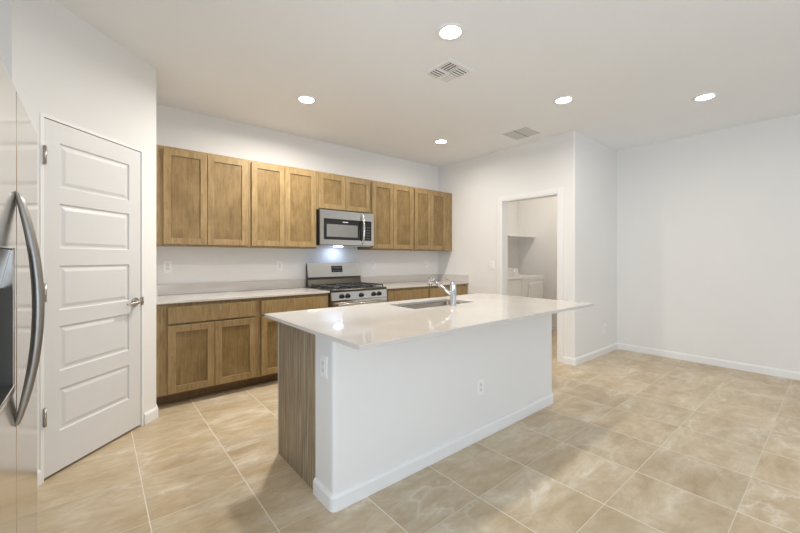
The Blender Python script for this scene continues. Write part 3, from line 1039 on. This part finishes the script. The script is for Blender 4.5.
def supply_vent(x0, x1, y0, y1):
    t = thing('ceiling_vent', 'square ceiling register with four-way louvers beside the nearest light', 'vent', ((x0 + x1) / 2, (y0 + y1) / 2, ZC))
    fw_ = 0.032
    obj('vent_frame', MB().slab_hole((x0, x0 + fw_, x1 - fw_, x1), (y0, y0 + fw_, y1 - fw_, y1), ZC - 0.008, ZC - 0.0002), 'vent_white', t, soft=0.003)
    obj('duct_shade', MB().box(x0 + fw_, x1 - fw_, y0 + fw_, y1 - fw_, ZC - 0.0015, ZC - 0.0003), 'vent_dark', t, label='dark sheet for the shade behind the louvers')
    xm, ym = (x0 + x1) / 2, (y0 + y1) / 2
    l = MB()
    l.box(xm - 0.005, xm + 0.005, y0 + fw_, y1 - fw_, ZC - 0.009, ZC - 0.002)
    l.box(x0 + fw_, x1 - fw_, ym - 0.005, ym + 0.005, ZC - 0.0088, ZC - 0.002)
    n = 4
    for sx in (0, 1):
        for sy in (0, 1):
            ax0, ax1 = (x0 + fw_, xm - 0.006) if sx == 0 else (xm + 0.006, x1 - fw_)
            ay0, ay1 = (y0 + fw_, ym - 0.006) if sy == 0 else (ym + 0.006, y1 - fw_)
            for i in range(n):
                s0 = (i + 0.1) / n
                s1 = (i + (0.55 if sx != sy else (0.5 if sx == 0 else 0.85))) / n
                if (sx + sy) % 2 == 0:
                    a_, b2 = ax0 + (ax1 - ax0) * s0, ax0 + (ax1 - ax0) * s1
                    zz = (ZC - 0.0085, ZC - 0.0098)
                    l.prism([(a_, zz[0]), (b2, zz[1]), (b2, zz[1] + 0.0012), (a_, zz[0] + 0.0012)], ay0, ay1, 'y')
                else:
                    a_, b2 = ay0 + (ay1 - ay0) * s0, ay0 + (ay1 - ay0) * s1
                    zz = (ZC - 0.0075, ZC - 0.0098)
                    l.prism([(a_, zz[0]), (b2, zz[1]), (b2, zz[1] + 0.0012), (a_, zz[0] + 0.0012)], ax0, ax1, 'x')
    obj('louver', l, 'vent_white', t)


supply_vent(2.02, 2.318, 1.866, 2.164)


def return_vent(x0, x1, y0, y1):
    t = thing('ceiling_vent', 'rectangular return grille in the ceiling near the doorway wall', 'vent', ((x0 + x1) / 2, (y0 + y1) / 2, ZC))
    fw_ = 0.02
    obj('vent_frame', MB().slab_hole((x0, x0 + fw_, x1 - fw_, x1), (y0, y0 + fw_, y1 - fw_, y1), ZC - 0.007, ZC - 0.0002), 'vent_white', t, soft=0.003)
    obj('duct_shade', MB().box(x0 + fw_, x1 - fw_, y0 + fw_, y1 - fw_, ZC - 0.0015, ZC - 0.0003), 'vent_dark', t, label='dark sheet for the shade behind the slats')
    l = MB()
    ym = y0 + (y1 - y0) * 0.5
    l.box(x0 + fw_, x1 - fw_, ym - 0.006, ym + 0.006, ZC - 0.008, ZC - 0.002)
    n = 16
    for i in range(n):
        a_ = x0 + fw_ + (x1 - x0 - 2 * fw_) * (i + 0.15) / n
        b2 = x0 + fw_ + (x1 - x0 - 2 * fw_) * (i + 0.9) / n
        l.prism([(a_, ZC - 0.003), (b2, ZC - 0.0075), (b2, ZC - 0.0063), (a_, ZC - 0.0018)], y0 + fw_, y1 - fw_, 'y')
    obj('slat', l, 'vent_grey', t)
    obj('divider', MB().box(x0 + fw_, x1 - fw_, ym - 0.0045, ym + 0.0045, ZC - 0.0092, ZC - 0.0082), 'dark_grey', t, label='dark divider between the two slat fields')


return_vent(3.715, 4.075, 2.262, 2.628)

# ------------------------------------------------------------------ laundry room
dr = thing('clothes_dryer', 'white front-loading dryer seen through the laundry doorway', 'dryer', (5.49, 3.55, 0))
DX0, DX1, DF, DB, DH = 5.155, 5.835, 3.22, 3.90, 0.965
out = [(DX0, DB), (DX0, DF + 0.03)] + arc(DX0 + 0.05, DF + 0.05, 0.05, 180, 262, 5)[1:] + [((DX0 + DX1) / 2 - 0.1, DF - 0.012), ((DX0 + DX1) / 2 + 0.1, DF - 0.012)] + arc(DX1 - 0.05, DF + 0.05, 0.05, 278, 360, 5) + [(DX1, DB)]
obj('dryer_body', MB().prism(out, 0.02, 0.915), 'appliance', dr)
topo = [(x_ + (0.006 if x_ > 5.5 else -0.006), y_ - (0.012 if y_ < 3.5 else 0)) for x_, y_ in out]
obj('dryer_top', MB().prism(topo, 0.9155, DH), 'appliance', dr, soft=0.012)
dd = obj('dryer_door', MB().box(5.30, 5.70, DF - 0.04, DF - 0.0125, 0.30, 0.86, 0.012, 3), 'appliance', dr)
obj('dryer_handle', MB().box(5.32, 5.36, DF - 0.052, DF - 0.0395, 0.78, 0.83, 0.005), 'trim', dd)
for xx in (DX0 + 0.07, DX1 - 0.07):
    for yy in (DF + 0.08, DB - 0.06):
        obj('foot', MB().cyl((xx, yy, 0), (xx, yy, 0.021), 0.02, seg=12), 'dark_grey', dr)

wa = thing('washing_machine', 'white washer with raised control console left of the dryer', 'washer', (4.80, 3.55, 0))
WX0, WX1 = 4.455, 5.140
obj('washer_body', MB().box(WX0, WX1, DF, DB, 0.02, 0.925, 0.012, 3), 'appliance', wa)
obj('washer_top', MB().box(WX0 - 0.003, WX1 + 0.003, DF - 0.012, DB, 0.9265, 0.965, 0.01, 3), 'appliance', wa)
cs = MB().prism([(WX0 + 0.02, 0.9655), (WX1 - 0.005, 0.9655), (WX1 - 0.09, 1.10), (WX0 + 0.10, 1.10)], DF + 0.02, DF + 0.16, 'y')
con = obj('control_console', cs, 'appliance', wa, soft=0.006)
kn = MB()
kn.tube([(4.98, DF + 0.021, 1.04), (4.98, DF + 0.004, 1.04)], [0.032, 0.026], 20)
obj('console_dial', kn, 'trim', con)
obj('washer_lid', MB().box(WX0 + 0.05, WX1 - 0.05, DF + 0.17, DB - 0.05, 0.9655, 0.985, 0.008, 2), 'appliance', wa)
for xx in (WX0 + 0.07, WX1 - 0.07):
    for yy in (DF + 0.08, DB - 0.06):
        obj('foot', MB().cyl((xx, yy, 0), (xx, yy, 0.021), 0.02, seg=12), 'dark_grey', wa)

sh = thing('laundry_shelf', 'white wall shelf above the washer and dryer', 'shelf', (5.3, YN - 0.15, 1.63))
obj('shelf_board', MB().box(XL + T + 0.001, XE - 0.001, YN - 0.36, YN - 0.001, 1.635, 1.655, 0.003), 'trim', sh)
cl = MB().box(XL + T + 0.001, XE - 0.001, YN - 0.02, YN - 0.001, 1.565, 1.6345)
cl.box(XE - 0.02, XE - 0.001, YN - 0.34, YN - 0.021, 1.565, 1.6345)
obj('cleat', cl, 'trim', sh)

bpy.context.view_layer.update()
